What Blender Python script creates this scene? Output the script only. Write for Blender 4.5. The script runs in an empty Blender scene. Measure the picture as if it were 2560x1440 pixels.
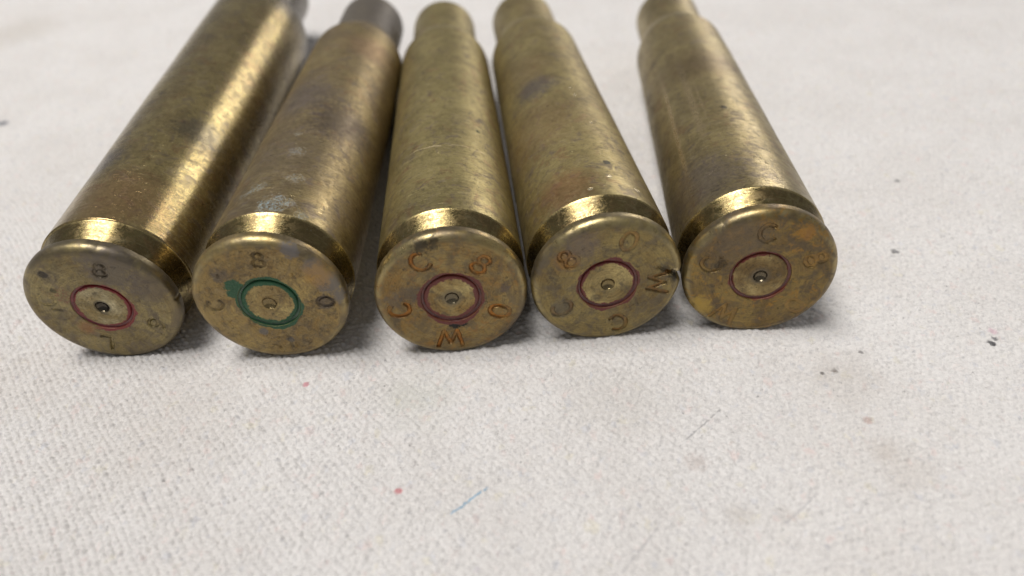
import bpy, math, random
import numpy as np
from mathutils import Vector, Matrix, Quaternion
R_ = math.radians
sc = bpy.context.scene
C = sc.collection
MM = 0.001

# ------------------------------------------------------------ camera (phone, wide lens, close focus)
PITCH, ROLL, FPX = 0.6987701, -0.0596259, 1865.18
cd = bpy.data.cameras.new("camera")
cam = bpy.data.objects.new("camera", cd); C.objects.link(cam)
fw = Vector((0, math.cos(PITCH), -math.sin(PITCH))); rt = Vector((1, 0, 0)); up = rt.cross(fw)
rt2 = rt*math.cos(ROLL) + up*math.sin(ROLL); up2 = -rt*math.sin(ROLL) + up*math.cos(ROLL)
m = Matrix((rt2, up2, -fw)).transposed().to_4x4()
m.translation = Vector((0, 0, 74.3857*MM)); cam.matrix_world = m
cd.sensor_width = 36.0; cd.lens = 36.0*FPX/2560.0
cd.clip_start = 0.002; cd.clip_end = 20
cd.dof.use_dof = True; cd.dof.focus_distance = 0.1015; cd.dof.aperture_fstop = 13.5
sc.camera = cam

# ------------------------------------------------------------ room light
w = bpy.data.worlds.new("World"); sc.world = w; w.use_nodes = True
bg = w.node_tree.nodes["Background"]
bg.inputs[0].default_value = (0.97, 0.97, 1.0, 1); bg.inputs[1].default_value = 0.215
TARGET = Vector((0, 0.10, 0))
def area(name, d, dist, sx, sy, power, col, rot=0):
    l = bpy.data.lights.new(name, 'AREA'); l.shape = 'RECTANGLE'; l.size = sx; l.size_y = sy
    l.energy = power; l.color = col
    o = bpy.data.objects.new(name, l); C.objects.link(o)
    d = Vector(d).normalized(); o.location = TARGET + d*dist
    q = (-d).to_track_quat('-Z', 'Y'); o.rotation_euler = (q @ Quaternion((0, 0, 1), rot)).to_euler()
    return o
area("ceiling_panel", (-0.27, -0.05, 0.96), 1.6, 0.75, 0.6, 27, (1.0, 0.975, 0.95))
area("side_lamp", (0.47, 0.80, 0.33), 1.6, 0.20, 0.55, 4.3, (1.0, 0.95, 0.90), R_(-35))
sc.view_settings.view_transform = 'Standard'; sc.view_settings.look = 'None'
sc.view_settings.exposure = 0.0; sc.view_settings.gamma = 1.0

# ------------------------------------------------------------ node helpers
class NT:
    def __init__(s, name):
        s.m = bpy.data.materials.new(name); s.m.use_nodes = True
        s.t = s.m.node_tree; s.t.nodes.clear()
        s.out = s.n('ShaderNodeOutputMaterial')
    def n(s, typ, **kw):
        nd = s.t.nodes.new(typ)
        for k, v in kw.items(): setattr(nd, k, v)
        return nd
    def l(s, a, b): s.t.links.new(a, b)
    def put(s, sock, v):
        if hasattr(v, 'links'): s.l(v, sock)
        else:
            if sock.type == 'RGBA' and len(v) == 3: v = (*v, 1)
            sock.default_value = v
    def math(s, op, a, b=0.0, c=0.0, clamp=False):
        nd = s.n('ShaderNodeMath', operation=op, use_clamp=clamp)
        s.put(nd.inputs[0], a); s.put(nd.inputs[1], b)
        if op in ('MULTIPLY_ADD', 'SMOOTH_MIN', 'SMOOTH_MAX', 'COMPARE'): s.put(nd.inputs[2], c)
        return nd.outputs[0]
    def ramp(s, v, a, b, lo=0.0, hi=1.0, smooth=True):
        nd = s.n('ShaderNodeMapRange', interpolation_type='SMOOTHSTEP' if smooth else 'LINEAR')
        s.put(nd.inputs['Value'], v); s.put(nd.inputs['From Min'], a); s.put(nd.inputs['From Max'], b)
        s.put(nd.inputs['To Min'], lo); s.put(nd.inputs['To Max'], hi)
        return nd.outputs[0]
    def mix(s, f, a, b):
        nd = s.n('ShaderNodeMix', data_type='RGBA')
        s.put(nd.inputs[0], f); s.put(nd.inputs[6], a); s.put(nd.inputs[7], b)
        return nd.outputs[2]
    def map(s, v, scale, loc=(0, 0, 0), rot=(0, 0, 0)):
        nd = s.n('ShaderNodeMapping'); s.l(v, nd.inputs[0])
        nd.inputs['Scale'].default_value = scale; nd.inputs['Location'].default_value = loc
        nd.inputs['Rotation'].default_value = rot
        return nd.outputs[0]
    def noise(s, v, scale, detail=4, rough=0.55, dist=0.0, col=False):
        nd = s.n('ShaderNodeTexNoise'); s.l(v, nd.inputs['Vector'])
        nd.inputs['Scale'].default_value = scale; nd.inputs['Detail'].default_value = detail
        nd.inputs['Roughness'].default_value = rough; nd.inputs['Distortion'].default_value = dist
        return nd.outputs['Color' if col else 'Fac']
    def vor(s, v, scale, feat='F1', rnd=1.0, out='Distance'):
        nd = s.n('ShaderNodeTexVoronoi', feature=feat); s.l(v, nd.inputs['Vector'])
        nd.inputs['Scale'].default_value = scale; nd.inputs['Randomness'].default_value = rnd
        return nd.outputs[out]
    def vmath(s, op, a, b=None):
        nd = s.n('ShaderNodeVectorMath', operation=op); s.put(nd.inputs[0], a)
        if b is not None: s.put(nd.inputs[1], b)
        return nd.outputs['Value'] if op in ('LENGTH', 'DISTANCE', 'DOT_PRODUCT') else nd.outputs[0]
    def bump(s, h, dist, strength=1.0, nrm=None):
        nd = s.n('ShaderNodeBump'); s.put(nd.inputs['Height'], h)
        nd.inputs['Distance'].default_value = dist; nd.inputs['Strength'].default_value = strength
        if nrm is not None: s.l(nrm, nd.inputs['Normal'])
        return nd.outputs[0]
    def attr(s, name): return s.n('ShaderNodeAttribute', attribute_name=name).outputs['Fac']
    def blob(s, p, c, r, edge=0.5, wob=None, amt=0.5):
        """soft disc mask: 1 inside radius r round c, in mm"""
        d = s.vmath('DISTANCE', p, (*c, 0.0) if len(c) == 2 else c)
        if wob is not None: d = s.math('ADD', d, s.math('MULTIPLY', s.math('SUBTRACT', wob, 0.5), amt*2))
        return s.ramp(d, r*(1-edge), r*(1+edge), 1.0, 0.0)
    def shader(s, **kw):
        b = s.n('ShaderNodeBsdfPrincipled')
        for k, v in kw.items(): s.put(b.inputs[k.replace('_', ' ')], v)
        s.l(b.outputs[0], s.out.inputs[0]); return b

# ------------------------------------------------------------ numpy value noise
rng = np.random.default_rng(5)
def vnoise(x, y, scale, seed):
    g = np.random.default_rng(seed).random((257, 257)).astype(np.float32)
    u = x/scale + 1000.37; v = y/scale + 1000.71
    i = np.floor(u).astype(np.int64); j = np.floor(v).astype(np.int64)
    fu = u-i; fv = v-j; fu = fu*fu*(3-2*fu); fv = fv*fv*(3-2*fv)
    i %= 256; j %= 256
    return ((g[i, j]*(1-fu)+g[i+1, j]*fu)*(1-fv) + (g[i, j+1]*(1-fu)+g[i+1, j+1]*fu)*fv)*2-1

def mesh_np(name, co, quads, smooth=True, normals=None):
    me = bpy.data.meshes.new(name)
    me.vertices.add(len(co)); me.vertices.foreach_set('co', np.asarray(co, np.float32).ravel())
    q = np.asarray(quads, np.int32)
    me.loops.add(q.size); me.loops.foreach_set('vertex_index', q.ravel())
    me.polygons.add(len(q)); me.polygons.foreach_set('loop_start', np.arange(len(q), dtype=np.int32)*q.shape[1])
    me.polygons.foreach_set('loop_total', np.full(len(q), q.shape[1], np.int32))
    me.update(calc_edges=True)
    if smooth: me.polygons.foreach_set('use_smooth', np.ones(len(q), bool))
    if normals is not None: me.normals_split_custom_set_from_vertices(normals.tolist())
    return me

# ------------------------------------------------------------ the cases: placement (mm, from the head face)
TILT0 = math.atan((10.2-9.1)/76)
#        x        y       yaw      extra tilt (deg)  lift
CASES = [(-55.75, 78.03, 0.0200, -2.2, -0.46),
         (-31.938, 74.941, 0.03132, -0.3479, 1.0436),
         (-8.059, 74.976, -0.04227, 0.3235, -0.0010),
         (12.782, 75.838, -0.06604, -0.0136, 0.0715),
         (33.233, 76.088, 0.07220, 0.5639, -0.2989)]
def axes(q):
    x, y, a, dt, z = q; t = TILT0+R_(dt)
    ax = np.array([math.sin(a)*math.cos(t), math.cos(a)*math.cos(t), -math.sin(t)])
    sd = np.array([math.cos(a), -math.sin(a), 0.0]); uv = np.cross(sd, ax)
    return np.array([x, y, 10.2+z]), ax, sd, uv
# body: radius at its front edge, radius and distance of the shoulder
BODY = [(10.30, 10.90, 90.0), (10.17, 9.36, 76.0), (10.15, 9.12, 76.0), (10.15, 9.12, 76.0), (10.15, 9.12, 76.0)]
def rad(i, s):
    rb, rs, ss = BODY[i]
    return np.interp(s, [0, .9, 2.1, 6.2, ss, ss+8, ss+23], [9.4, 10.2, 10.2, rb, rs, 7.15, 7.1])

# ------------------------------------------------------------ cloth: one sheet, real weave relief
def spaced(lo, hi, f):
    v = [lo]
    while v[-1] < hi: v.append(v[-1]+f(v[-1]))
    return np.array(v)
def build_cloth():
    rows = np.concatenate([np.linspace(-260, 24, 60)[:-1], spaced(24, 262, lambda y: 0.155*max(1.0, (38+y*.5)/78)**1.0), np.linspace(264, 700, 60)])
    core = np.linspace(-1.0, 1.0, 990); wing = np.geomspace(1.0, 9.0, 40)[1:]
    cols = np.concatenate([-wing[::-1], core, wing])
    hw = (44 + np.clip(rows, 20, 300)*0.50)
    X = cols[None, :]*hw[:, None] + (-3.0); Y = np.repeat(rows[:, None], len(cols), 1)
    X = X.astype(np.float64)
    inner = np.clip((1.12-np.abs(cols))/0.12, 0, 1)[None, :]*np.clip((rows-20)/6, 0, 1)[:, None]*np.clip((285-rows)/30, 0, 1)[:, None]
    # weave coordinates, bent a little by the way the cloth lies
    ang = R_(-7); bx = X + 1.3*vnoise(X, Y, 31, 1) + 0.25*vnoise(X, Y, 4.7, 2) + 0.09*vnoise(X, Y, 1.1, 22)
    by = Y + 1.3*vnoise(X, Y, 27, 3) + 0.30*vnoise(X, Y, 5.3, 4) + 0.16*vnoise(X, Y, 1.2, 23)
    U = (bx*math.cos(ang)-by*math.sin(ang))/0.98; V = (bx*math.sin(ang)+by*math.cos(ang))/0.80
    fu = np.floor(U); fv = np.floor(V)
    par = np.mod(fu+fv, 2)
    su = np.abs(np.sin(np.pi*U)); sv = np.abs(np.sin(np.pi*V))
    thick = 0.85+0.30*vnoise(fu, fv*0.05, 1.0, 6)*1.0
    thick2 = 0.85+0.30*vnoise(fu*0.05, fv, 1.0, 7)*1.0
    # nubs set brick fashion, each leaning a little over its neighbour, with a pit at every corner
    Ub = U+.5*np.mod(fv, 2)+.22*(V-fv-.5); fu = np.floor(Ub)
    su = np.abs(np.sin(np.pi*Ub)); warp = weft = None
    h = (su**.8*sv**.6)*(.6+.4*thick*thick2) + .25*np.maximum(su, sv)
    del bx, by, su, sv, par
    knot = vnoise(fu, fv, 0.9, 8)
    left = np.clip((-X-10)/45, 0, 1)
    fz = 0.30*vnoise(X, Y, 0.30, 9) + 0.34*vnoise(X*.8+Y*.3, Y, 0.55, 10) + .22*vnoise(X, Y, 1.1, 18) + .22*vnoise(X, Y, 2.6, 19)
    h = h*(1+0.42*knot)*(.75+.25*left) + fz*(1.45-.75*left)
    Z = (0.22+0.15*left)*(h-0.7)*inner
    Z += 0.55*vnoise(X, Y, 46, 11)*np.clip((70-Y)/30, 0, 1) + 0.16*vnoise(X, Y, 14, 12) + 0.35*vnoise(X, Y, 60, 14)*np.clip((Y-100)/60, 0, 1)
    Z += 2.5*vnoise(X, Y, 150, 15)*(np.clip((Y-210)/150, 0, 1)+np.clip((np.abs(X)-150)/150, 0, 1))
    wsum = np.full_like(X, 0.25); base = np.zeros_like(X); lid = np.full_like(X, 99.0)
    for ci_, q in enumerate(CASES):
        o, ax, sd, uv = axes(q)
        a = q[2]
        dx = X-q[0]; dy = Y-q[1]
        d = dx*math.cos(a)-dy*math.sin(a); s = dx*math.sin(a)+dy*math.cos(a)
        g = np.exp(-(d/8.5)**2)*np.clip((s+26)/26, 0, 1)*np.clip((150-s)/50, 0, 1)
        sc_ = np.clip(s, 0, 99)
        Z += .34*np.exp(-(d/10)**2)*np.where(s < 0, np.exp(-(s/5.5)**2), 1.0)*np.clip((105-s)/6, 0, 1)
        base += g*(q[4]-sc_*math.sin(R_(q[3]))-0.0); wsum += g
        rr = rad(ci_, np.clip(s, 0, 90)); under = o[2]-s*math.sin(TILT0+R_(q[3]))-np.sqrt(np.clip(rr*rr-d*d, 0, None))
        inside = (np.abs(d) < rr*.98) & (s > -0.0) & (s < BODY[ci_][2])
        lid = np.where(inside, np.minimum(lid, under+0.02), lid)
    Z += base/wsum
    Z = np.minimum(Z, lid)
    n, mcols = X.shape
    co = np.stack([X, Y, Z], -1).reshape(-1, 3)*MM
    idx = np.arange(n*mcols, dtype=np.int32).reshape(n, mcols)
    qd = np.stack([idx[:-1, :-1], idx[:-1, 1:], idx[1:, 1:], idx[1:, :-1]], -1).reshape(-1, 4)
    me = mesh_np("cloth", co, qd)
    return me, (rows, cols, hw, Z)

def cloth_material():
    t = NT("cotton_canvas")
    p = t.map(t.n('ShaderNodeTexCoord').outputs['Object'], (1000, 1000, 1000))
    flat = t.vmath('MULTIPLY', p, (1, 1, 0))
    wob = t.noise(flat, 1.6, 3); wob2 = t.noise(flat, 0.35, 4)
    col = t.mix(t.ramp(t.noise(flat, 0.06, 5, .6), .35, .65), (0.735, 0.705, 0.675), (0.785, 0.76, 0.735))
    # recycled fibres: soft tints of single threads
    pd = t.vmath('ADD', flat, t.vmath('MULTIPLY', t.noise(flat, 2.2, 2, col=True), (1.3, 1.3, 0)))
    def specks(scale, seed, thr0, thr1, c, amt):
        nonlocal col
        f = t.noise(t.map(pd, (1, .8, 1), (seed, seed*2.3, 0)), scale, 2, .5)
        col = t.mix(t.math('MULTIPLY', t.ramp(f, thr0, thr1), amt), col, c)
    specks(0.55, 11, .60, .74, (0.78, 0.60, 0.56), .45)
    specks(0.60, 37, .60, .74, (0.55, 0.57, 0.63), .45)
    specks(0.50, 71, .62, .74, (0.74, 0.68, 0.50), .40)
    specks(1.4, 91, .62, .75, (0.42, 0.42, 0.46), .40)
    specks(1.5, 131, .66, .76, (0.74, 0.52, 0.50), .35)
    v = t.vor(flat, 0.21, out='Distance')
    far_speck = t.math('MULTIPLY', t.ramp(v, .05, .09, 1, 0), t.ramp(t.noise(flat, .1, 2), .5, .6))
    col = t.mix(t.math('MULTIPLY', far_speck, .25), col, (0.16, 0.16, 0.19))
    v = t.vor(t.map(flat, (1, 1, 1), (33, 12, 0)), 0.33)
    col = t.mix(t.math('MULTIPLY', t.ramp(v, .03, .06, 1, 0), .5), col, (0.10, 0.09, 0.09))
    # dirt smudges and marks with a shape and place of their own
    def mark(c, r, colr, amt, edge=.5, w=wob, wa=.5):
        nonlocal col
        col = t.mix(t.math('MULTIPLY', t.blob(flat, c, r, edge, w, wa), amt), col, colr)
    mark((65.2, 70.9), .50, (.02, .02, .025), .95, .35, wa=.35); mark((66.0, 71.8), .40, (.03, .03, .04), .8, .4, wa=.4)
    mark((66.5, 73.2), .6, (.62, .33, .42), .5)
    mark((-14.9, 52.9), .45, (.60, .12, .14), .8, .5, wa=.25); mark((-28.6, 70.0), .4, (.6, .15, .2), .7, .4, wa=.2)
    mark((43.4, 59.0), .55, (.48, .30, .25), .6)
    mark((43.2, 54.4), 1.6, (.50, .43, .37), .32, .6, wob, 1.6); mark((43.1, 66.4), 4.0, (.50, .45, .40), .35, .9, wob2, 4)
    mark((45.0, 51.5), 3.0, (.52, .45, .38), .22, .8, wob2, 4)
    mark((20.8, 54.2), 1.2, (.48, .38, .33), .4, .7, wob, 2); mark((24.0, 46.8), 1.3, (.50, .44, .38), .35, .7, wob, 2)
    mark((29, 46.5), 1.1, (.50, .44, .38), .3, .7, wob, 2); mark((-46, 66), 9, (.56, .50, .44), .25, .8, wob2, 6)
    mark((-70, 76), 7, (.58, .51, .44), .22, .8, wob2, 6); mark((-112, 156.3), 1.2, (.05, .06, .10), .9)
    mark((13, 66), 6, (.55, .52, .47), .25, .9, wob2, 6); mark((-13.5, 67), 4, (.42, .44, .33), .25, .8, wob2, 4)
    mark((-135, 215), 9, (.50, .44, .36), .35, .7, wob2, 9)
    mark((47, 70.5), .35, (.06, .05, .05), .7, .4); mark((40.5, 67.2), .28, (.08, .07, .06), .8, .4); mark((42.4, 67.5), .4, (.12, .09, .07), .8, .5)
    mark((70, 112), .55, (.05, .05, .06), .8, .4, wa=.4); mark((61, 92), .6, (.07, .07, .08), .8, .4, wa=.4)
    sep = t.n('ShaderNodeSeparateXYZ'); t.l(flat, sep.inputs[0])
    def line(a, b, wd, colr, amt, gap=(.40, .55), gs=1.0):
        nonlocal col
        a = Vector((*a, 0)); b = Vector((*b, 0)); d = (b-a); L = d.length; d.normalize(); nv = Vector((-d.y, d.x, 0))
        rel = t.vmath('SUBTRACT', flat, tuple(a))
        along = t.vmath('DOT_PRODUCT', rel, tuple(d)); across = t.math('ABSOLUTE', t.math('ADD', t.vmath('DOT_PRODUCT', rel, tuple(nv)), t.math('MULTIPLY', t.math('SUBTRACT', wob, .5), wd*2)))
        f = t.math('MULTIPLY', t.ramp(across, wd*.4, wd*1.2, 1, 0), t.math('MULTIPLY', t.ramp(along, -.2, .6), t.ramp(along, L-.6, L+.2, 1, 0)))
        f = t.math('MULTIPLY', f, t.ramp(t.noise(flat, gs, 1), gap[0], gap[1], .12, 1))
        col = t.mix(t.math('MULTIPLY', f, amt), col, colr)
    line((-8.7, 49.2), (-4.2, 52.7), .20, (.14, .37, .56), .75, (.42, .5), 1.3)
    line((19.2, 56.8), (26.0, 62.4), .13, (.14, .14, .15), .5, (.40, .5), 1.0)
    line((9.6, 40.6), (15.0, 46.2), .16, (.3, .3, .32), .4, (.35, .5))
    line((28.5, 45.2), (33.6, 49.0), .15, (.34, .34, .36), .4, (.35, .5))
    # relief finer than the threads: loose fibres
    fib = t.noise(t.map(flat, (1, 1, 1), (0, 0, 0), (0, 0, .6)), 7.0, 4, .65, 1.2)
    fib2 = t.noise(flat, 2.2, 3, .6, .5)
    nrm = t.bump(t.math('ADD', fib, t.math('MULTIPLY', fib2, .8)), 0.00016, .8)
    col = t.mix(t.ramp(fib, .36, .52, .25, 0), col, (.40, .385, .37))
    grain = t.noise(t.map(pd, (1, .7, 1), (5, 7, 0), (0, 0, .4)), 2.6, 3, .6, .6)
    col = t.mix(t.ramp(grain, .36, .50, .34, 0), col, (.40, .385, .375)); col = t.mix(t.ramp(grain, .54, .70, 0, .4), col, (.86, .84, .82))
    gk = t.math('MULTIPLY', t.ramp(t.noise(t.map(pd, (1, .8, 1), (25, 17, 0)), 1.9, 3, .7, .8), .63, .70), t.ramp(t.noise(flat, .12, 2), .42, .58)); col = t.mix(t.math('MULTIPLY', gk, .55), col, (.17, .165, .17))
    t.shader(Base_Color=col, Roughness=.95, Normal=nrm, Sheen_Weight=.25, Sheen_Roughness=.5)
    return t.m

cloth_me, CG = build_cloth()
cloth_me.materials.append(cloth_material())
cloth = bpy.data.objects.new("cloth_sheet", cloth_me); C.objects.link(cloth)
cloth["kind"] = "structure"; cloth["label"] = "off white woven cotton cloth under the brass cases"

# ------------------------------------------------------------ brass
def brass(name, seed, tone, kind='body', extra=None):
    """tone: dict of colours; coordinates are the case's own, y along its axis, in mm"""
    t = NT(name)
    o = t.map(t.n('ShaderNodeTexCoord').outputs['Object'], (1000, 1000, 1000), (0, 0, 0))
    sh = t.vmath('ADD', o, (seed*17.3, seed*5.1, seed*9.7))
    sep = t.n('ShaderNodeSeparateXYZ'); t.l(o, sep.inputs[0]); X, Y, Z = sep.outputs
    th = t.math('ARCTAN2', X, Z)
    cyl = t.n('ShaderNodeCombineXYZ'); t.put(cyl.inputs[0], t.math('MULTIPLY', th, 10.0)); t.put(cyl.inputs[1], t.math('ADD', Y, seed*3.0)); cyl = cyl.outputs[0]
    cyl0 = t.n('ShaderNodeCombineXYZ'); t.put(cyl0.inputs[0], t.math('MULTIPLY', th, 10.0)); t.put(cyl0.inputs[1], Y); cyl0 = cyl0.outputs[0]
    r2 = t.math('SQRT', t.math('ADD', t.math('MULTIPLY', X, X), t.math('MULTIPLY', Z, Z)))
    big = t.noise(sh, .11, 5, .62, .6); mid = t.noise(sh, .45, 5, .65, .8); fine = t.noise(sh, 2.6, 5, .7, .5); grit = t.noise(sh, 9, 3, .7)
    col = t.mix(t.ramp(big, .38, .62), tone['gold'], tone['brown'])
    col = t.mix(t.math('MULTIPLY', t.ramp(mid, .50, .68), .75), col, tone['purple'])
    col = t.mix(t.math('MULTIPLY', t.ramp(t.noise(t.map(sh, (1, 1, 1), (50, 3, 8)), .30, 5, .6, 1), .54, .70), .7), col, tone['orange'])
    col = t.mix(t.math('MULTIPLY', t.ramp(fine, .50, .72), .55), col, tone['dark'])
    if kind in ('body', 'neck'):   # crisp-edged old stains and speckled grime
        s1_ = t.noise(t.map(sh, (1, 1, 1), (14, 6, 2)), .38, 7, .68, 1.6); s2_ = t.noise(t.map(sh, (1, 1, 1), (3, 66, 21)), 1.5, 6, .75, .8)
        col = t.mix(t.math('MULTIPLY', t.ramp(s1_, .545, .585), .24), col, tone['dark']); col = t.mix(t.math('MULTIPLY', t.ramp(s1_, .44, .40), .16), col, tone['bright'])
        col = t.mix(t.math('MULTIPLY', t.ramp(s2_, .56, .62), .30), col, tone['dark']); col = t.mix(t.math('MULTIPLY', t.ramp(s2_, .43, .37), .12), col, tone['bright'])
    spots = t.vor(t.vmath('ADD', sh, t.vmath('MULTIPLY', t.noise(sh, 2, 2, col=True), (.8, .8, .8))), .55)
    pick = t.ramp(t.noise(sh, .7, 1), .58, .62)
    col = t.mix(t.math('MULTIPLY', t.math('MULTIPLY', t.ramp(spots, .10, .20, 1, 0), pick), .7), col, tone['dark'])
    rough = t.ramp(mid, .3, .7, tone.get('r0', .34), tone.get('r1', .52))
    rough = t.math('ADD', rough, t.math('MULTIPLY', t.math('SUBTRACT', fine, .5), .25 if kind in ('head', 'primer') else .12))
    metal = t.ramp(fine, .35, .75, tone.get('m0', .97), tone.get('m1', .70))
    height = t.math('ADD', t.math('MULTIPLY', fine, .5 if kind in ('head', 'primer') else .16), t.math('MULTIPLY', grit, .35 if kind in ('head', 'primer') else .16))
    if kind in ('body', 'neck', 'groove'):
        if kind == 'groove':
            g1 = t.math('MULTIPLY', t.ramp(t.noise(sh, 1.1, 6, .78, 1.2), .45, .55), .85)
            col = t.mix(g1, col, (.13, .095, .045)); rough = t.math('ADD', rough, t.math('MULTIPLY', g1, .25))
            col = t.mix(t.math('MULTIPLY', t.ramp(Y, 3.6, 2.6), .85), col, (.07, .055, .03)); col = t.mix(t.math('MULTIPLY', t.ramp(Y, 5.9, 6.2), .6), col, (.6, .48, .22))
        # turning marks round the case, and scuffs in all directions
        turn = t.noise(t.map(cyl, (.035, 5.5, 1)), 1.0, 4, .75)
        if kind == 'groove': turn = t.noise(t.map(cyl, (.04, 5.0, 1)), 1.0, 4, .75)
        height = t.math('ADD', height, t.math('MULTIPLY', turn, .55 if kind != 'groove' else 1.6))
        col = t.mix(t.ramp(turn, .35, .65, .30, 0), col, tone['dark'])
        scr = None
        for k, (ang, sx, sy) in enumerate(((.5, .35, 6), (-.9, .3, 7), (1.35, .4, 6), (.05, .25, 8))):
            nz = t.noise(t.map(cyl, (sx, sy, 1), (k*31+seed*7, k*11, 0), (0, 0, ang)), 1.0, 2, .5, .15)
            g = t.noise(t.map(cyl, (1, 1, 1), (k*19+seed*3, 5, 0)), .22, 2)
            s1 = t.math('MULTIPLY', t.ramp(nz, .61, .68), t.ramp(g, .46, .60))
            scr = s1 if scr is None else t.math('MAXIMUM', scr, s1)
        col = t.mix(t.math('MULTIPLY', scr, .20), col, tone['bright'])
        rough = t.math('SUBTRACT', rough, t.math('MULTIPLY', scr, .12))
        height = t.math('SUBTRACT', height, t.math('MULTIPLY', scr, .22))
        dsc = t.noise(t.map(cyl, (.3, 5, 1), (77+seed, 0, 0), (0, 0, -.45)), 1.0, 3, .6, .3)
        col = t.mix(t.math('MULTIPLY', t.math('MULTIPLY', t.ramp(dsc, .60, .68), t.ramp(mid, .4, .55)), .38), col, tone['dark'])
        rough = t.math('SUBTRACT', rough, t.ramp(Y, 16, 7, 0, .10 if kind == 'body' else 0))
        # small bright dings
        dust = t.vor(t.vmath('ADD', sh, t.vmath('MULTIPLY', t.noise(sh, 3, 2, col=True), (.5, .5, .5))), 1.3)
        du = t.math('MULTIPLY', t.ramp(dust, .05, .10, 1, 0), t.ramp(t.noise(sh, .16, 3), .46, .58))
        col = t.mix(t.math('MULTIPLY', du, .55), col, (.62, .56, .44)); rough = t.math('SUBTRACT', rough, t.math('MULTIPLY', du, .1))
        ding = t.vor(t.map(cyl, (.9, .55, 1), (seed, 0, 0)), .55)
        dg = t.math('MULTIPLY', t.ramp(ding, .035, .06, 1, 0), t.ramp(t.noise(cyl, .12, 2), .45, .55))
        col = t.mix(t.math('MULTIPLY', dg, .6), col, tone['bright']); height = t.math('SUBTRACT', height, t.math('MULTIPLY', dg, 1.2))
    else:
        conc = t.noise(t.map(t.vmath('MULTIPLY', t.vmath('NORMALIZE', o), (1, 0, 1)), (2, 2, 2)), 1.0, 2)
        ringy = t.n('ShaderNodeCombineXYZ'); t.put(ringy.inputs[0], t.math('MULTIPLY', th, .8)); t.put(ringy.inputs[1], t.math('MULTIPLY', r2, 4.0)); t.put(ringy.inputs[2], seed)
        turn = t.noise(ringy.outputs[0], 1.0, 3, .6)
        height = t.math('ADD', height, t.math('MULTIPLY', turn, .5))
        height = t.math('ADD', height, t.math('MULTIPLY', t.noise(sh, 1.4, 4, .7, 1.0), .8))
        col = t.mix(t.ramp(turn, .40, .60, .22, 0), col, tone['dark'])
        cr = t.noise(t.map(sh, (1, 1, 1), (4, 2, 6)), .9, 6, .72, 1.2)
        crust = t.math('MULTIPLY', t.ramp(cr, .47, .60), tone.get('crust', .5))
        col = t.mix(crust, col, tone.get('crustc', (.30, .22, .10)))
        crust = t.math('MULTIPLY', crust, t.ramp(r2, 9.0, 8.6))
        metal = t.math('MULTIPLY', metal, t.math('SUBTRACT', 1.0, t.math('MULTIPLY', crust, .6)))
        height = t.math('ADD', height, t.math('MULTIPLY', crust, .5))
        specks = t.noise(t.map(sh, (1, 1, 1), (2, 7, 1)), 3.6, 4, .7, .8)
        sk = t.math('MULTIPLY', t.ramp(specks, .60, .68), t.ramp(big, .42, .6, .25, 1)); col = t.mix(t.math('MULTIPLY', sk, .75), col, (.05, .042, .028)); height = t.math('SUBTRACT', height, t.math('MULTIPLY', sk, .8))
        rimt = t.math('MULTIPLY', t.ramp(r2, 8.7, 9.6), t.ramp(t.noise(sh, .2, 3), .40, .52))
        col = t.mix(t.math('MULTIPLY', rimt, .7), col, tone['purple'])
        if kind == 'head':
            worn_gleam = t.math('MULTIPLY', t.math('MULTIPLY', t.ramp(r2, 9.0, 9.7), t.ramp(r2, 10.25, 10.1)), t.ramp(t.noise(t.map(sh, (1, 1, 1), (3, 1, 3)), .14, 3, .6), .36, .56))  # worn rim edge; the bevel's highlight is also painted into its colour
            worn_gleam = t.math('MULTIPLY', worn_gleam, tone.get('worn_gleam', .8))
            col = t.mix(worn_gleam, col, (.52, .42, .19)); rough = t.math('SUBTRACT', rough, t.math('MULTIPLY', worn_gleam, .16)); metal = t.math('MAXIMUM', metal, worn_gleam); height = t.math('MULTIPLY', height, t.ramp(r2, 8.7, 9.3, 1, .35))
        pits = t.noise(t.map(sh, (1, 1, 1), (9, 9, 9)), 1.7, 5, .75, 1.5)
        pm = t.ramp(pits, .60, .68)
        if kind == 'head': pm = t.math('MULTIPLY', pm, t.ramp(r2, 9.3, 8.8, .2, 1))
        col = t.mix(t.math('MULTIPLY', pm, .6), col, tone['dark']); height = t.math('SUBTRACT', height, t.math('MULTIPLY', pm, .8))
        rough = t.math('ADD', rough, t.math('MULTIPLY', pm, .15))
    ctx = dict(t=t, o=o, sh=sh, cyl=cyl0, X=X, Y=Y, Z=Z, th=th, r=r2, fine=fine, mid=mid, grit=grit, col=col, rough=rough, metal=metal, height=height)
    if kind == 'head':   # broad old tarnish over the face, different on every case
        b1 = t.noise(t.map(sh, (1, 1, 1), (31, 7, 19)), .33, 6, .68, 1.4); b2 = t.noise(t.map(sh, (1, 1, 1), (61, 3, 5)), .8, 5, .7, 1.0)
        m1 = t.math('MULTIPLY', t.ramp(b1, .47, .62), tone.get('stain', .6)); m2 = t.math('MULTIPLY', t.ramp(b2, .52, .66), tone.get('stain', .6))
        ctx['col'] = t.mix(m1, ctx['col'], tone.get('stainc', (.13, .10, .065))); ctx['col'] = t.mix(m2, ctx['col'], tone.get('stainb', (.28, .16, .055)))
        ctx['rough'] = t.math('ADD', ctx['rough'], t.math('MULTIPLY', m1, .12)); ctx['metal'] = t.math('MULTIPLY', ctx['metal'], t.math('SUBTRACT', 1.0, t.math('MULTIPLY', m1, .35)))
    if extra: extra(ctx)
    t.shader(Base_Color=ctx['col'], Metallic=ctx['metal'], Roughness=t.math('MAXIMUM', ctx['rough'], .12), Normal=t.bump(ctx['height'], tone.get('bump', .00005), tone.get('bs', .7)))
    return t.m

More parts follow.
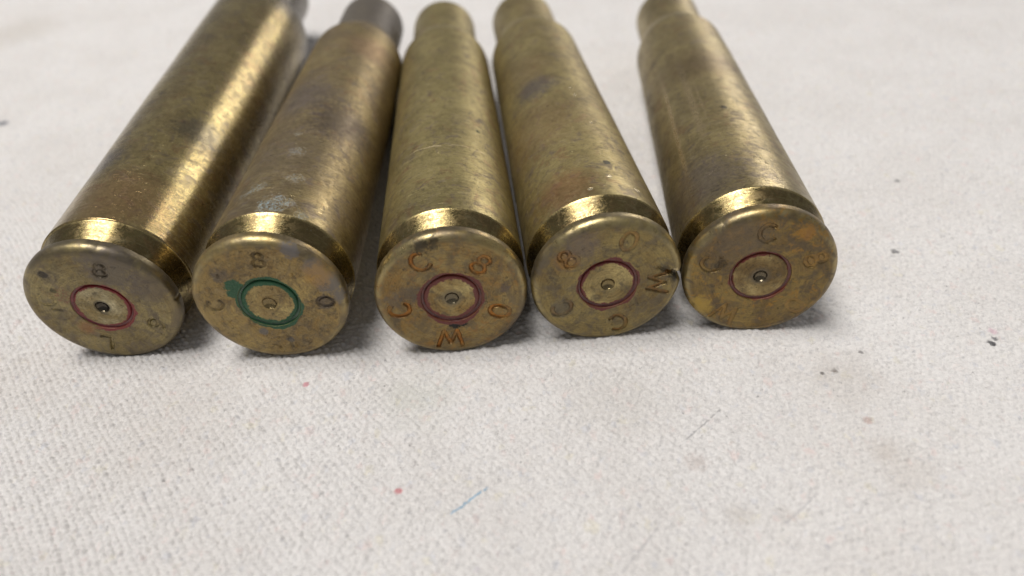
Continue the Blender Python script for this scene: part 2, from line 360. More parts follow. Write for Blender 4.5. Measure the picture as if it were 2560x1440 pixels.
def tones(gold, brown, purple, orange, dark, bright, **k):
    return dict(gold=gold, brown=brown, purple=purple, orange=orange, dark=dark, bright=bright, **k)
BASE = dict(gold=(.34, .28, .125), brown=(.235, .185, .09), purple=(.19, .16, .12), orange=(.31, .205, .095), dark=(.075, .06, .034), bright=(.72, .60, .34))
def tone(**k): d = dict(BASE); d.update(k); return d

LAC = {0: (.20, .018, .018), 1: (.012, .085, .030), 2: (.135, .024, .016), 3: (.135, .022, .016), 4: (.15, .025, .015)}

def lacquer_on(i, outer=4.35, amt=1.0):
    """thin film of primer lacquer spread over the metal either side of the crevice"""
    def f(c):
        t = c['t']; n1 = t.noise(c['sh'], 1.1, 4, .7, .5); n2 = t.noise(c['sh'], .28, 2)
        lim = t.math('ADD', outer, t.math('ADD', t.math('MULTIPLY', t.math('SUBTRACT', n1, .5), .9), t.math('MULTIPLY', t.math('SUBTRACT', n2, .5), 1.6)))
        mask = t.ramp(t.math('SUBTRACT', c['r'], lim), -.06, .05, 1, 0)
        if i == 0:   # mostly worn away on the left
            mask = t.math('MULTIPLY', mask, t.ramp(t.math('SUBTRACT', t.math('ADD', c['X'], t.math('MULTIPLY', n1, 4)), t.math('MULTIPLY', c['Z'], .5)), 1.0, 2.6))
            b = t.blob(c['o'], (-4.2, -0.1, 2.2), 1.4, .3, n1, 2.2)
            mask = t.math('MAXIMUM', mask, t.math('MULTIPLY', t.math('MULTIPLY', b, t.ramp(t.noise(c['sh'], 3.5, 4, .7), .48, .6)), .6))
        if i == 1:
            b = t.blob(c['o'], (-3.9, 0, 3.1), 1.15, .12, n1, .9)
            b2 = t.blob(c['o'], (-4.5, 0, 1.9), .75, .12, n1, .6)
            mask = t.math('MAXIMUM', mask, t.math('MAXIMUM', b, b2))
        lipl = t.math('MULTIPLY', t.ramp(c['r'], 4.03, 4.06), t.ramp(c['r'], 4.13, 4.09)); mask = t.math('MULTIPLY', mask, t.math('SUBTRACT', amt, t.math('MULTIPLY', lipl, .45)))
        c['col'] = t.mix(mask, c['col'], LAC[i]); c['metal'] = t.math('MULTIPLY', c['metal'], t.math('SUBTRACT', 1.0, mask))
        c['rough'] = t.math('ADD', t.math('MULTIPLY', c['rough'], t.math('SUBTRACT', 1.0, mask)), t.math('MULTIPLY', mask, .36))
    return f

def mk_blob(c, pos, r, colr, amt, edge=.3, wa=1.0, metal=None, rough=None, space='o', lift=0.0, brk=0.0):
    t = c['t']; n1 = t.noise(c['sh'], 1.3, 4, .7, .6)
    b = t.math('MULTIPLY', t.blob(c[space], pos, r, edge, n1, wa), amt)
    if brk: b = t.math('MULTIPLY', b, t.ramp(t.noise(c['sh'], 2.4, 6, .78, 1.2), .64-brk*.24, .64-brk*.06))
    c['col'] = t.mix(b, c['col'], colr)
    if metal is not None: c['metal'] = t.math('ADD', t.math('MULTIPLY', c['metal'], t.math('SUBTRACT', 1.0, b)), t.math('MULTIPLY', b, metal))
    if rough is not None: c['rough'] = t.math('ADD', t.math('MULTIPLY', c['rough'], t.math('SUBTRACT', 1.0, b)), t.math('MULTIPLY', b, rough))
    if lift: c['height'] = t.math('ADD', c['height'], t.math('MULTIPLY', b, lift))
    return b

def head_extra(i):
    lac = lacquer_on(i, {0: 4.42, 1: 4.42, 2: 4.52, 3: 4.28, 4: 4.12}[i])
    def f(c):
        t = c['t']
        # stamped letters hold their own patina
        st = t.attr('stamp')
        lc = {0: (.42, .34, .15), 1: (.13, .11, .08), 2: (.42, .17, .035), 3: (.36, .17, .05), 4: (.33, .20, .07)}[i]
        la = {0: .35, 1: .65, 2: .85, 3: .55, 4: .6}[i]
        v = t.ramp(t.noise(c['sh'], .5, 4, .7), .40, .56, .3, 1)
        c['col'] = t.mix(t.math('MULTIPLY', t.math('MULTIPLY', st, la), v), c['col'], lc)
        if i == 0:
            c['rough'] = t.math('SUBTRACT', c['rough'], t.math('MULTIPLY', st, .2))
            mk_blob(c, (3.5, 0, 6.5), 3.2, (.135, .115, .10), .75, .4, 3.0, rough=.45)
            mk_blob(c, (7.5, 0, 3.0), 2.6, (.15, .125, .105), .6, .4, 3.0)
            mk_blob(c, (-5.3, 0, 6.1), .6, (.07, .06, .05), .85, .2, .25)
            mk_blob(c, (-5.2, 0, 3.3), .42, (.08, .07, .04), .8, .3, .25)
            mk_blob(c, (-3.5, 0, -3.6), 1.1, (.32, .16, .07), .6, .5, 1.2)
        if i == 1:
            for p, r in (((8.3, 0, 3.0), 1.6), ((6.9, 0, 5.6), 1.3), ((4.6, 0, 8.3), 1.1), ((9.6, 0, .8), 1.0)): mk_blob(c, p, r, (.16, .15, .15), .75, .35, 1.5, metal=.5, rough=.5)
            mk_blob(c, (7.4, 0, -.1), 1.25, (.10, .085, .085), .6, .2, .5)
            mk_blob(c, (-5.2, 0, 5.0), 1.0, (.13, .11, .09), .7, .4, 1.2); mk_blob(c, (-2.0, 0, -4.9), .6, (.17, .16, .15), .8, .3, .4)
            mk_blob(c, (1.3, 0, -6.6), .5, (.13, .12, .11), .8, .3, .4)
            mk_blob(c, (7.2, 0, 4.4), 1.8, (.42, .25, .08), .6, .4, 1.8)
        if i == 2:
            mk_blob(c, (.25, 0, -4.35), .95, (.012, .011, .010), .97, .3, 1.3, metal=0, rough=.8, lift=1.2)
            mk_blob(c, (1.2, 0, -4.55), .5, (.012, .011, .010), .95, .3, .8, metal=0, rough=.8, lift=1)
            mk_blob(c, (-3.0, 0, 8.8), 1.1, (.06, .05, .035), .85, .5, 2.2); mk_blob(c, (-1.5, 0, 9.2), .9, (.07, .06, .04), .8, .5, 1.8)
            mk_blob(c, (-5.5, 0, 1.3), 1.4, (.12, .10, .08), .7, .5, 2.0); mk_blob(c, (-7.6, 0, .3), 1.0, (.13, .11, .09), .6, .5, 1.6)
            mk_blob(c, (7.2, 0, 1.0), .7, (.10, .085, .08), .7, .5, 1.2)
        if i == 3:
            mk_blob(c, (9.1, 0, .2), .75, (.02, .02, .02), .8, .5, 1.0, rough=.5)
            mk_blob(c, (7.6, 0, 1.6), .6, (.03, .028, .025), .6, .5, 1.0)
            mk_blob(c, (9.0, 0, 1.1), .45, (.75, .62, .36), .7, .4, .6)
            mk_blob(c, (-6.2, 0, -3.4), 1.6, (.12, .11, .095), .5, .3, .8); mk_blob(c, (-5.6, 0, 4.6), 1.5, (.40, .19, .05), .35, .5, 1.2)
            mk_blob(c, (-3.5, 0, 6.8), 2.2, (.16, .13, .12), .55, .5, 2.5)
        if i == 4:
            mk_blob(c, (-3.5, 0, 6.0), 3.8, (.16, .125, .085), .6, .5, 3.5)
            mk_blob(c, (4.8, 0, 7.0), 1.1, (.38, .19, .045), .6, .4, 1.6); mk_blob(c, (6.9, 0, 2.6), 1.1, (.40, .24, .07), .45, .5, 1.8)
            mk_blob(c, (-7.6, 0, -5.0), 1.6, (.44, .30, .07), .7, .4, 1.6); mk_blob(c, (7.6, 0, 1.9), .7, (.10, .08, .05), .6, .3, .5)
            mk_blob(c, (-5.5, 0, 2.0), .7, (.06, .05, .035), .7, .4, .8)
        lac(c)
    return f

def primer_extra(i):
    def f(c):
        t = c['t']; n1 = t.noise(c['sh'], 1.4, 4, .7, .5); n2 = t.noise(c['sh'], .5, 2)
        inner = {0: 3.38, 1: 3.10, 2: 3.1, 3: 3.32, 4: 3.5}[i]
        lim = t.math('ADD', inner, t.math('ADD', t.math('MULTIPLY', t.math('SUBTRACT', n1, .5), 1.1), t.math('MULTIPLY', t.math('SUBTRACT', n2, .5), .8)))
        mask = t.ramp(t.math('SUBTRACT', c['r'], lim), -.06, .08)
        c['col'] = t.mix(mask, c['col'], LAC[i]); c['metal'] = t.math('MULTIPLY', c['metal'], t.math('SUBTRACT', 1.0, mask))
        c['rough'] = t.math('ADD', t.math('MULTIPLY', c['rough'], t.math('SUBTRACT', 1.0, mask)), t.math('MULTIPLY', mask, .36))
        c['rough'] = t.math('SUBTRACT', c['rough'], t.ramp(c['r'], 1.1, .85, 0, .26)); c['height'] = t.math('MULTIPLY', c['height'], t.ramp(c['r'], 1.1, .85, 1, .12))
        c['col'] = t.mix(t.ramp(c['r'], 1.1, .8, 0, .75), c['col'], (.20, .15, .07))
        if i == 0:
            d = t.ramp(t.math('ADD', c['r'], t.math('MULTIPLY', t.math('SUBTRACT', n1, .5), .5)), .75, 1.35, 1, 0)
            c['col'] = t.mix(t.math('MULTIPLY', d, .85), c['col'], (.055, .052, .048))
        elif i == 4 or i == 2:
            d = t.ramp(c['r'], .8, 1.9, .6, 0); c['col'] = t.mix(d, c['col'], (.12, .11, .09))
    return f

def body_extra(i):
    def f(c):
        t = c['t']
        def at(deg, s, r, colr, amt, **k): return mk_blob(c, (R_(deg)*10.0, s, 0), r, colr, amt, space='cyl', **k)
        if i == 0:
            at(-25, 22, 3, (.12, .105, .10), .6, edge=.5, wa=4); at(40, 32, 3.5, (.11, .10, .08), .6, edge=.5, wa=4)
            at(10, 11, 6, (.36, .21, .10), .5, edge=.6, wa=5)
        if i in (0, 1):
            so = t.ramp(t.math('ADD', c['cyl_y'], t.math('MULTIPLY', c['mid'], 6)), (84, 80)[i], (94, 88)[i]); c['col'] = t.mix(t.math('MULTIPLY', so, .8), c['col'], (.085, .078, .075)); c['metal'] = t.math('MULTIPLY', c['metal'], t.math('SUBTRACT', 1.0, t.math('MULTIPLY', so, .5)))
        if i == 1:
            green = (.25, .31, .315); kw = dict(metal=.05, rough=.75, edge=.5, lift=1.2, brk=.85)
            t_ = c['t']
            at(8, 8.6, 1.6, green, .85, wa=3.0, **kw); at(2, 7.6, 1.2, green, .8, wa=2.6, **kw); at(13, 15, 1.0, green, .6, wa=1.8, **kw); at(5, 22.4, 1.1, green, .75, wa=2.4, **kw)
            at(-41, 20.4, 1.0, green, .3, wa=2.6, **kw); at(-12, 13, 1.0, green, .65, wa=2.4, **kw); at(-22, 12, 1.0, green, .4, wa=3.0, **kw)
            at(0, 28, .6, green, .6, wa=1.0, **kw); at(28, 6.8, .9, green, .6, wa=1.4, **kw)
            at(-15, 42, 6, (.17, .14, .13), .55, edge=.6, wa=6); at(35, 34, 5, (.11, .085, .07), .7, edge=.6, wa=6); at(-5, 22, 7, (.15, .115, .085), .5, edge=.6, wa=6)
            at(35, 66, 5, (.36, .23, .12), .5, edge=.6, wa=5)
        if i == 2:
            # the pale scratched arc round the case
            d = t.math('ABSOLUTE', t.math('SUBTRACT', c['cyl_y'], t.math('ADD', 24.0, t.math('MULTIPLY', t.math('SUBTRACT', t.noise(c['sh'], .25, 3), .5), 2.2))))
            m_ = t.math('MULTIPLY', t.ramp(d, .05, .16, 1, 0), t.ramp(t.noise(c['sh'], .5, 2), .42, .5))
            m_ = t.math('MULTIPLY', m_, t.ramp(t.math('ABSOLUTE', t.math('SUBTRACT', c['th'], .05)), .55, .75, 1, 0))
            c['col'] = t.mix(t.math('MULTIPLY', m_, .8), c['col'], (.62, .50, .30)); c['height'] = t.math('SUBTRACT', c['height'], m_)
            for (dg, s, r) in ((15, 39, 1.1), (22, 36, .9), (25, 34.5, .7), (20, 7.6, .9), (24, 8.4, .6), (10, 40, .5)):
                at(dg, s, r*.7, (.70, .58, .34), .8, edge=.3, wa=2.2, rough=.18, lift=-3, brk=.35)
            at(34, 31, .35, (.02, .03, .015), .9, edge=.3, wa=.3)
        if i == 3:
            at(-25, 44, 3.5, (.12, .105, .11), .65, edge=.6, wa=4); at(-38, 30, 7, (.30, .19, .09), .35, edge=.6, wa=5); at(-30, 52, 5, (.30, .21, .10), .35, edge=.6, wa=5)
            at(-25, 10, 4, (.35, .17, .07), .45, edge=.6, wa=4); at(15, 15, .6, (.05, .045, .035), .9, edge=.3, wa=.7)
            for (dg, s, r) in ((12, 38, .35), (10, 41, .3), (17, 28, .3), (-6, 8, .5), (12, 11, .5), (33, 9, .6)): at(dg, s, r*.7, (.75, .64, .42), .9, edge=.3, wa=.5, rough=.2, lift=-2)
        if i == 4:
            # polished stripes along the case
            for dg, s0, s1, wd in ((-28, 24, 52, .10), (-52, 14, 48, .07), (-20, 30, 40, .03)):
                a_ = t.math('ABSOLUTE', t.math('SUBTRACT', c['th'], R_(dg)))
                m_ = t.math('MULTIPLY', t.ramp(a_, wd*.2, wd, 1, 0), t.math('MULTIPLY', t.ramp(c['cyl_y'], s0-5, s0+5), t.ramp(c['cyl_y'], s1-8, s1+8, 1, 0)))
                c['col'] = t.mix(t.math('MULTIPLY', m_, .6), c['col'], (.55, .42, .22)); c['rough'] = t.math('SUBTRACT', c['rough'], t.math('MULTIPLY', m_, .16))
            at(-10, 50, 6, (.17, .115, .055), .6, edge=.7, wa=5); at(-45, 12, 6, (.16, .13, .12), .6, edge=.6, wa=6)
            for (dg, s, r) in ((2, 30, .7), (8, 27, .5), (6, 14, .8), (14, 13, .5)): at(dg, s, r*.8, (.62, .50, .30), .8, edge=.3, wa=1.4, rough=.2, lift=-2, brk=.4)
            at(-2, 31, .5, (.05, .04, .03), .9, edge=.3, wa=.5)
    def g(c):
        c['cyl_y'] = c['Y']; f(c)
    return g

# ------------------------------------------------------------ stamped letters as strokes, unit em: x -.5..+.5, y 0..1
def arc(cx, cy, rx, ry, a0, a1, n=14):
    return [(cx+rx*math.cos(R_(a0+(a1-a0)*k/n)), cy+ry*math.sin(R_(a0+(a1-a0)*k/n))) for k in range(n+1)]
GLYPH = {
 'C': [arc(0.02, .5, .40, .47, 48, 312)],
 '0': [arc(0, .5, .34, .48, 0, 360, 20)],
 '8': [arc(0, .74, .26, .23, 0, 360, 16), arc(0, .26, .33, .26, 0, 360, 16)],
 '6': [arc(0, .28, .32, .27, 0, 360, 16), [(-.32, .30), (-.28, .62), (-.06, .88), (.20, .96)]],
 'L': [[(-.28, 1), (-.28, .02), (.34, .02)]],
 'W': [[(-.60, 1), (-.32, .02), (0, .80), (.32, .02), (.60, 1)]],
}
# (glyph, x, z of its centre on the head, spin error deg, depth)
STAMPS = [
 [('8', 2.34, 6.42, 0, 1.2), ('6', 6.24, -3.6, 4, 1.0), ('L', -2.0, -6.75, -2, 1.0), ('C', -6.8, 1.7, 0, .5)],
 [('8', .37, 7.15, -3, .9), ('0', 7.42, -.12, 3, .9), ('C', -7.15, .1, 4, .6), ('L', .6, -7.2, 0, .45)],
 [('W', -.8, -7.05, 2, 1.0), ('C', -7.05, -1.26, -3, 1.0), ('C', -3.4, 6.28, 4, 1.0), ('8', 4.3, 5.14, -2, .8), ('0', 6.25, -2.92, 2, .9)],
 [('W', 6.9, -.6, 0, .9), ('C', 1.65, -7.0, 3, .9), ('C', -6.2, -3.35, 0, .8), ('8', -5.33, 4.83, -3, .9), ('0', 2.51, 6.73, 2, .8)],
 [('W', -3.8, -6.5, 2, .6), ('C', -6.7, 2.12, 0, .8), ('C', -.1, 6.93, 3, .8), ('8', 6.8, 2.67, 0, .6), ('0', 5.5, -5.2, 0, .35)],
]
HT = 2.9; HTS = (2.25, 2.25, 2.9, 2.9, 2.8)
def seg_dist(PX, PZ, pts):
    d = np.full(PX.shape, 9.0)
    for (x0, y0), (x1, y1) in zip(pts[:-1], pts[1:]):
        vx, vy = x1-x0, y1-y0; L = vx*vx+vy*vy+1e-9
        k = np.clip(((PX-x0)*vx+(PZ-y0)*vy)/L, 0, 1)
        d = np.minimum(d, np.hypot(PX-x0-k*vx, PZ-y0-k*vy))
    return d

def link(name, me, mat, parent, loc=(0, 0, 0)):
    me.materials.append(mat); o = bpy.data.objects.new(name, me); C.objects.link(o)
    o.parent = parent; o.location = loc; return o

NA = 760
def build_head(i, mats, parent, loc):
    """the head: flat face with stamped marks, rounded edge, rim side and rim back"""
    prof = [(4.02, 1.3), (4.02, .9), (4.02, .5), (4.02, .22), (4.04, .10), (4.09, .03)]
    flat = [(r, .0) for r in np.arange(4.16, 8.86, .078)]
    edge = [(8.86+1.34*math.sin(a_), 1.25*(1-math.cos(a_))**1.0) for a_ in np.linspace(.06, math.pi/2, 17)] + [(10.2, 1.5), (10.2, 1.7), (10.19, 1.9), (10.13, 2.05), (9.95, 2.13), (9.6, 2.15), (8.75, 2.17)]
    P = np.array(prof+flat+edge); nr = len(P)
    th = np.linspace(0, 2*np.pi, NA, endpoint=False)
    r = P[:, 0][:, None]*np.ones(NA); s = P[:, 1][:, None]*np.ones(NA)
    X = r*np.sin(th); Z = r*np.cos(th)
    onface = ((P[:, 0] > 4.1) & (P[:, 0] < 9.3) & (P[:, 1] < .12))[:, None]*np.ones(NA)
    s = s + onface*np.clip((8.95-r)/.5, 0.15, 1)*((.03 if i == 1 else .012)*vnoise(X, Z, 2.3, 50+i)+(.016 if i == 1 else .006)*vnoise(X, Z, .7, 60+i)+.05*vnoise(X, Z, 6, 70+i)*np.clip((9.0-r)/2, 0, 1)*np.clip((r-4.1)/1.5, 0, 1))
    stamp = np.zeros_like(s); owner = np.full(s.shape, -1)
    HT = HTS[i]
    for gi, (g, cx, cz, sp, dep) in enumerate(STAMPS[i]):
        a = math.atan2(cz, cx)-math.pi/2+R_(sp)       # tops of the letters point outward
        dx, dz = X-cx, Z-cz
        gx = dx*math.cos(a)+dz*math.sin(a); gz = -dx*math.sin(a)+dz*math.cos(a)+HT/2
        d = np.full(s.shape, 9.0)
        for st in GLYPH[g]: d = np.minimum(d, seg_dist(gx, gz, [(x*HT*.98, y*HT) for x, y in st]))
        d = d + .05*vnoise(X, Z, .5, 80+i*7+gi)
        k = np.clip(((.36 if i > 1 else .30)-d)/.20, 0, 1); k = k*k*(3-2*k)*np.clip(.85+.45*vnoise(X, Z, 1.3, 120+i*9+gi), .42, 1)
        lipp = np.exp(-((d-.42)/.10)**2)*.035
        s += (k*.32*dep-lipp*dep)*onface
        m_ = (k > .25) & (onface > 0); owner[m_] = gi; stamp = np.maximum(stamp, k*onface)
    def groove_line(x0, z0, x1, z1, wd, dep, sd):
        nonlocal s
        d = seg_dist(X, Z, [(x0, z0), (x1, z1)])+wd*.5*vnoise(X, Z, .35, sd)
        k = np.clip(1-d/wd, 0, 1); s = s + k*dep*np.where(r > 4.1, 1, 0)
    if i == 3:   # the gouge through the rim
        groove_line(6.6, 2.2, 8.2, 1.0, .38, .22, 91); groove_line(8.2, 1.0, 10.4, .1, .55, .55, 92)
        lim = np.hypot(X-10.2, (Z-.1)*.8); pull = np.clip(1-lim/1.0, 0, 1)*.55
        X = X*(1-pull/10.2)
    for dk in range(4):
        rr = np.random.default_rng(900+i*10+dk); a_ = rr.uniform(0, 6.28); dd_ = np.hypot((X-10.15*math.cos(a_)), (Z-10.15*math.sin(a_)))
        w_ = rr.uniform(.5, 1.1); q_ = 1-np.clip(1-dd_/w_, 0, 1)**1.5*rr.uniform(.004, .011); X = X*q_; Z = Z*q_
    if i == 4:
        groove_line(-8.6, -4.6, -8.2, -5.4, .3, .18, 93); groove_line(-5.6, 3.2, -4.6, 2.2, .35, .15, 94)
    if i == 0:
        groove_line(-5.3, 6.3, -5.1, 5.9, .7, .12, 95); groove_line(-6.6, .0, -5.6, -.3, .35, .2, 96); groove_line(-3.6, .5, -3.9, -2.6, .5, .10, 98)
    if i == 2: groove_line(.1, -4.3, 1.5, -4.6, .45, -.10, 97)
    if i == 1:
        for kk in range(16):
            rr = np.random.default_rng(kk+40); a_ = rr.uniform(0, 6.28); q = rr.uniform(4.8, 8.8); x0, z0 = q*math.cos(a_), q*math.sin(a_)
            groove_line(x0, z0, x0+rr.uniform(-.7, .7), z0+rr.uniform(-.7, .7), rr.uniform(.15, .32), rr.uniform(.05, .14), 200+kk)
    co = np.stack([X, s, Z], -1)
    # normals of the whole grid, so letters cut out of it still shade as one surface
    du = np.roll(co, -1, 1)-np.roll(co, 1, 1); dv = np.empty_like(co); dv[1:-1] = co[2:]-co[:-2]; dv[0] = co[1]-co[0]; dv[-1] = co[-1]-co[-2]
    nn = np.cross(dv, du); nn /= np.linalg.norm(nn, axis=-1, keepdims=True)+1e-12
    if nn[20, 0, 1] > 0: nn = -nn
    idx = np.arange(nr*NA).reshape(nr, NA)
    q = np.stack([idx[:-1], idx[1:], np.roll(idx[1:], -1, 1), np.roll(idx[:-1], -1, 1)], -1)
    # orientation check against the analytic normal
    a_, b_, c_ = co.reshape(-1, 3)[q[20, 0, 0]], co.reshape(-1, 3)[q[20, 0, 1]], co.reshape(-1, 3)[q[20, 0, 2]]
    if np.cross(b_-a_, c_-b_)[1] > 0: q = q[..., ::-1]
    own = owner[:-1]
    flatq = q.reshape(-1, 4); own = own.reshape(-1); cof = co.reshape(-1, 3)*MM; nf = nn.reshape(-1, 3); sf = stamp.reshape(-1)
    def sub(mask, name):
        qq = flatq[mask]; u, inv = np.unique(qq, return_inverse=True)
        me = mesh_np(name, cof[u], inv.reshape(-1, 4), normals=nf[u])
        at = me.attributes.new('stamp', 'FLOAT', 'POINT'); at.data.foreach_set('value', sf[u].astype(np.float32))
        return me
    h = link("case_head", sub(own < 0, "case_head"), mats['head'], parent, loc)
    for gi, gg in enumerate(STAMPS[i]):
        if (own == gi).any():
            lo = link("stamped_letter", sub(own == gi, "stamped_letter"), mats['head'], h)
            lo["label"] = "stamped %s %s" % ("figure" if gg[0].isdigit() else "letter", gg[0])
    return h

def lathe(name, P, n=256, cap=False, wob=None):
    P = np.array(P, float); th = np.linspace(0, 2*np.pi, n, endpoint=False)
    r = P[:, 0][:, None]*np.ones(n); s = P[:, 1][:, None]*np.ones(n)
    X = r*np.sin(th); Z = r*np.cos(th)
    if wob: X, s, Z = wob(X, s, Z, r, th)
    co = np.stack([X, s, Z], -1).reshape(-1, 3)*MM
    idx = np.arange(len(P)*n).reshape(len(P), n)
    q = np.stack([idx[:-1], np.roll(idx[:-1], -1, 1), np.roll(idx[1:], -1, 1), idx[1:]], -1).reshape(-1, 4)
    return mesh_np(name, co, q[:, ::-1])

def build_case(i):
    q = CASES[i]; o, ax, sd, uv = axes(q)
    root = bpy.data.objects.new("cartridge_case", None); C.objects.link(root)
    root.empty_display_size = .01
    M = Matrix((Vector(sd), Vector(ax), Vector(uv))).transposed().to_4x4()
    base = o - uv*10.2; M.translation = Vector(base*MM); root.matrix_world = M
    loc = (0, 0, 10.2*MM)
    T = [tone(gold=(.43, .365, .155), brown=(.30, .245, .105)),
         tone(gold=(.37, .305, .14), brown=(.28, .225, .12), purple=(.21, .18, .145)),
         tone(gold=(.44, .385, .16), brown=(.34, .295, .12)),
         tone(gold=(.43, .37, .155), brown=(.31, .26, .11)),
         tone(gold=(.43, .365, .16), brown=(.31, .26, .115))][i]
    HTN = [tone(gold=(.56, .46, .22), brown=(.38, .29, .13)),
           tone(gold=(.62, .46, .19), brown=(.46, .32, .13)),
           tone(gold=(.50, .37, .15), brown=(.40, .25, .09)),
           tone(gold=(.48, .37, .15), brown=(.33, .235, .10)),
           tone(gold=(.42, .30, .11), brown=(.25, .17, .075))][i]
    HTN = {k_: (tuple(c_*.67 for c_ in v_) if isinstance(v_, tuple) else v_) for k_, v_ in HTN.items()}
    HTN = dict(HTN, r0=.34, r1=.50, m0=.95, m1=.7, bump=(.00007, .00012, .00006, .00006, .00006)[i], worn_gleam=(.25, .5, .6, .6, .5)[i], stain=(.55, .5, .6, .6, .75)[i], stainc=((.15, .12, .095), (.16, .125, .08), (.15, .115, .07), (.14, .115, .08), (.12, .09, .055))[i], stainb=((.22, .18, .09), (.34, .22, .08), (.30, .165, .055), (.24, .18, .075), (.34, .19, .045))[i], crust=(.45, .85, .45, .45, .35)[i], crustc=((.27, .22, .11), (.34, .245, .10), (.26, .20, .09), (.25, .20, .085), (.27, .17, .05))[i])
    T = {k_: (tuple(c_*f_ for c_, f_ in zip(v_, (1.02, .95, .95))) if isinstance(v_, tuple) and k_ != 'bright' else v_) for k_, v_ in T.items()}
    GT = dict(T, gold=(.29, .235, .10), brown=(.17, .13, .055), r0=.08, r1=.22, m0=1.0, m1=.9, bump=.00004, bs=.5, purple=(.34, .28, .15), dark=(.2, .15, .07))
    mats = dict(body=brass("body_brass", i+1, dict(T, r0=(.20, .40, .42, .44, .36)[i], r1=(.33, .56, .54, .56, .50)[i], m0=.92, m1=.62), 'body', body_extra(i)),
                groove=brass("groove_brass", i+11, GT, 'groove'),
                head=brass("head_brass", i+21, HTN, 'head', head_extra(i)),
                primer=brass("primer_brass", i+31, dict(HTN, gold=[(.66, .59, .38), (.58, .46, .20), (.52, .42, .19), (.54, .43, .19), (.52, .41, .19)][i], r0=.34, r1=.48, orange=(.36, .27, .12)), 'primer', primer_extra(i)),
                inner=brass("inner_brass", i+41, tone(gold=(.10, .08, .05), brown=(.07, .055, .04), r0=.5, r1=.7), 'body'))
    build_head(i, mats, root, loc)
    # extractor groove
    G = [(8.75, 2.17), (8.72, 2.35), (8.72, 3.3), (8.78, 3.55)] + [(8.78+(10.1-8.78)*k/8, 3.55+(6.15-3.55)*k/8) for k in range(1, 9)] + [(10.15, 6.22)]
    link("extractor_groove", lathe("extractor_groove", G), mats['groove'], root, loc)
    rb, rs, ss = BODY[i]; S0 = ss-76
    B = [(10.15, 6.22), (rb+.02, 6.3), (rb+.02, 6.5)] + [(rb+.02-(rb+.02-rs)*k/40, 6.5+(ss-.4-6.5)*k/40) for k in range(1, 41)] + \
        [(min(a_, 1)*(rs-7.19)+7.19, ss+b_) for a_, b_ in ((.99, .1), (.965, .6), (.90, 1.2), (.80, 1.9), (.62, 3.1), (.42, 4.5), (.24, 5.7), (.12, 6.5), (.04, 7.1), (0, 7.8))]
    def dent2(X, s, Z, r, th):
        th2 = (th+np.pi) % (2*np.pi)
        f = 1-(.05*vnoise(th2*10+7*i, s, 9, 300+i)+.005*vnoise(th2*10, s, 2.5, 310+i))/10*np.clip((s-7)/4, 0, 1)*np.clip((82+S0-s)/3, 0, 1)*np.clip(np.minimum(th2, 2*np.pi-th2)/.3, 0, 1)
        return X*f, s, Z*f
    link("case_body", lathe("case_body", B, wob=dent2), mats['body'], root, loc)
    N = [(7.19, 83.8), (7.14, 85)] + [(7.12, s_) for s_ in np.linspace(86, 98.7, 10)] + [(7.08, 99.05), (6.98, 99.25), (6.85, 99.3), (6.72, 99.22), (6.66, 99.0)]
    N = [(a_, b_+S0) for a_, b_ in N]
    link("case_neck", lathe("case_neck", N), mats['body'], root, loc)
    I = [(6.66, 99.0), (6.62, 95), (6.62, 85), (8.2, 76), (8.6, 70), (8.2, 20), (6, 12), (.02, 12)]
    I = [(a_, b_+S0 if b_ > 60 else b_) for a_, b_ in I]
    link("inner_wall", lathe("inner_wall", I, 96), mats['inner'], root, loc)
    # primer cup with the struck dent
    dr = .95; dd = [.62, .46, .50, .55, .58][i]
    Pp = [(.004, .10+dd)] + [(dr*k/12, .08+dd*(1-(k/12)**2)**.75) for k in range(1, 13)] + [(dr+.06, .055), (dr+.16, .065), (dr+.35, .08)]
    Pp = [(a, b) for a, b in Pp] + [(r_, .08) for r_ in np.linspace(1.5, 3.25, 9)] + [(3.38, .095), (3.50, .13), (3.60, .19), (3.66, .28), (3.68, .42), (3.68, 1.3)]
    off = (.03*((i*7) % 5-2), -.06+.03*((i*3) % 4))
    def pw(X, s, Z, r, th):
        k = np.clip((1.6-r)/1.0, 0, 1)
        s = s+.012*vnoise(X, Z, .9, 400+i)*(r < 3.5)+.02*vnoise(X, Z, 2.2, 410+i)*(r < 3.6)
        return X+off[0]*k, s, Z+off[1]*k
    pr = link("primer_cup", lathe("primer_cup", Pp, 200, wob=pw), mats['primer'], root, loc)
    tl = NT("primer_lacquer"); oc = tl.map(tl.n('ShaderNodeTexCoord').outputs['Object'], (1000, 1000, 1000))
    nz = tl.noise(oc, 1.5, 4, .65)
    cc = tl.mix(tl.ramp(nz, .35, .7), tuple(v*.55 for v in LAC[i]), tuple(v*1.15 for v in LAC[i]))
    tl.shader(Base_Color=cc, Roughness=.28, Normal=tl.bump(nz, .00008, .6), Coat_Weight=.3)
    S = [(3.67, .36), (3.72, .33), (3.82, .32), (3.92, .29), (3.99, .24), (4.025, .20)]
    def sw(X, s, Z, r, th):
        return X, s+.07*vnoise(X, Z, 1.1, 420+i), Z
    link("lacquer_seal", lathe("lacquer_seal", S, 200, wob=sw), tl.m, root, loc)
    root["category"] = "cartridge case"; root["group"] = "fired brass cartridge cases in a row"
    root["label"] = [
        "leftmost worn brass cartridge case, chipped red ring and black dent on its primer",
        "tarnished brass cartridge case with green ringed primer and pale blue corrosion patches",
        "middle brass cartridge case, orange stained letters and black smear below its red ring",
        "brass cartridge case with a gouged nick in its rim, touching the rightmost case",
        "rightmost brass cartridge case, leaning outward, brown mottled head and polished stripes on its side"][i]
    return root
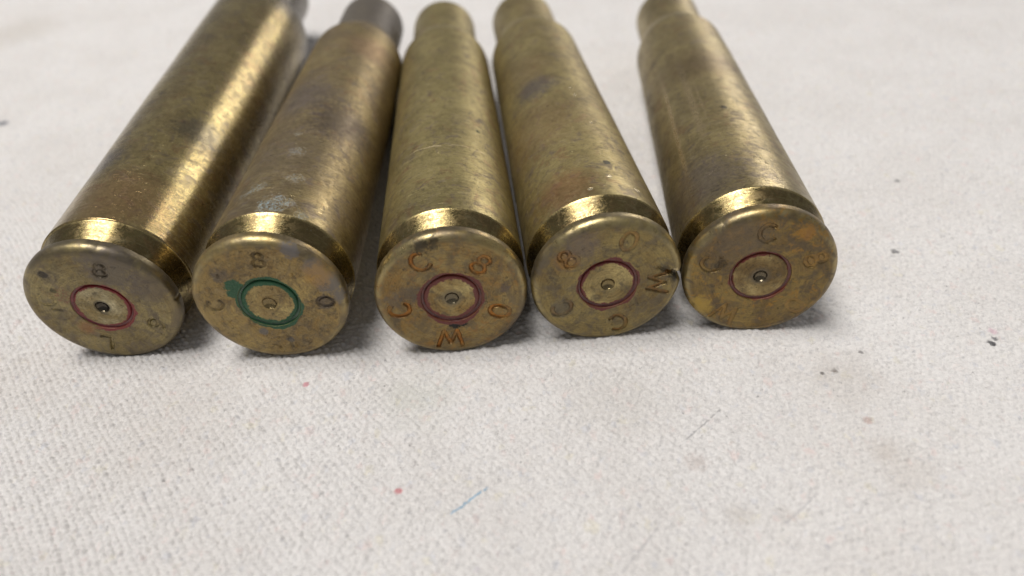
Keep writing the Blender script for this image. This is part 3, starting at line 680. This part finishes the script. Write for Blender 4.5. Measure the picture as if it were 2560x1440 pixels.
for i in range(5): build_case(i)

# ------------------------------------------------------------ loose cotton lint on the cloth: far too much to count
def lint():
    rows, cols, hw, Z = CG; rg = np.random.default_rng(77); n = 26000
    ri = rg.integers(200, len(rows)-300, n); ci = rg.integers(60, len(cols)-60, n)
    x = cols[ci]*hw[ri]-3.0; y = rows[ri]; z = Z[ri, ci]
    keep = z > -1.2
    for q in CASES:
        a = q[2]; dx = x-q[0]; dy = y-q[1]; d = dx*math.cos(a)-dy*math.sin(a); s = dx*math.sin(a)+dy*math.cos(a)
        keep &= ~((np.abs(d) < 9.5) & (s > -.4) & (s < 100))
    x, y, z = x[keep], y[keep], z[keep]; n = len(x)
    L = rg.uniform(.25, 1.2, n); a = rg.uniform(0, 6.28, n); rise = rg.uniform(.02, .28, n); bend = rg.normal(0, .8, n); wd = .012
    co = []; 
    for k in range(5):
        tt = k/4; aa = a+bend*(tt-.5)
        px = x+L*(tt-.5)*np.cos(aa); py = y+L*(tt-.5)*np.sin(aa); pz = z+.03+rise*4*tt*(1-tt)
        nx, ny = -np.sin(aa)*wd*(1-.6*abs(tt-.5)), np.cos(aa)*wd
        co += [np.stack([px-nx, py-ny, pz], -1), np.stack([px+nx, py+ny, pz+.006], -1)]
    co = np.stack(co, 1)   # n,10,3
    b = (np.arange(n)*10)[:, None]
    qs = np.concatenate([np.stack([b[:, 0]+2*k, b[:, 0]+2*k+2, b[:, 0]+2*k+3, b[:, 0]+2*k+1], -1) for k in range(4)], 0)
    me = mesh_np("cotton_lint", co.reshape(-1, 3)*MM, qs)
    t = NT("lint_fibre"); p = t.map(t.n('ShaderNodeTexCoord').outputs['Object'], (1000, 1000, 1000))
    v = t.noise(p, .9, 1)
    t.shader(Base_Color=t.mix(t.ramp(v, .66, .70), (.78, .76, .74), (.22, .20, .19)), Roughness=.9)
    me.materials.append(t.m); o = bpy.data.objects.new("cotton_lint", me); C.objects.link(o)
    o["kind"] = "stuff"; o["label"] = "fine loose cotton fibres standing off the cloth"
lint()
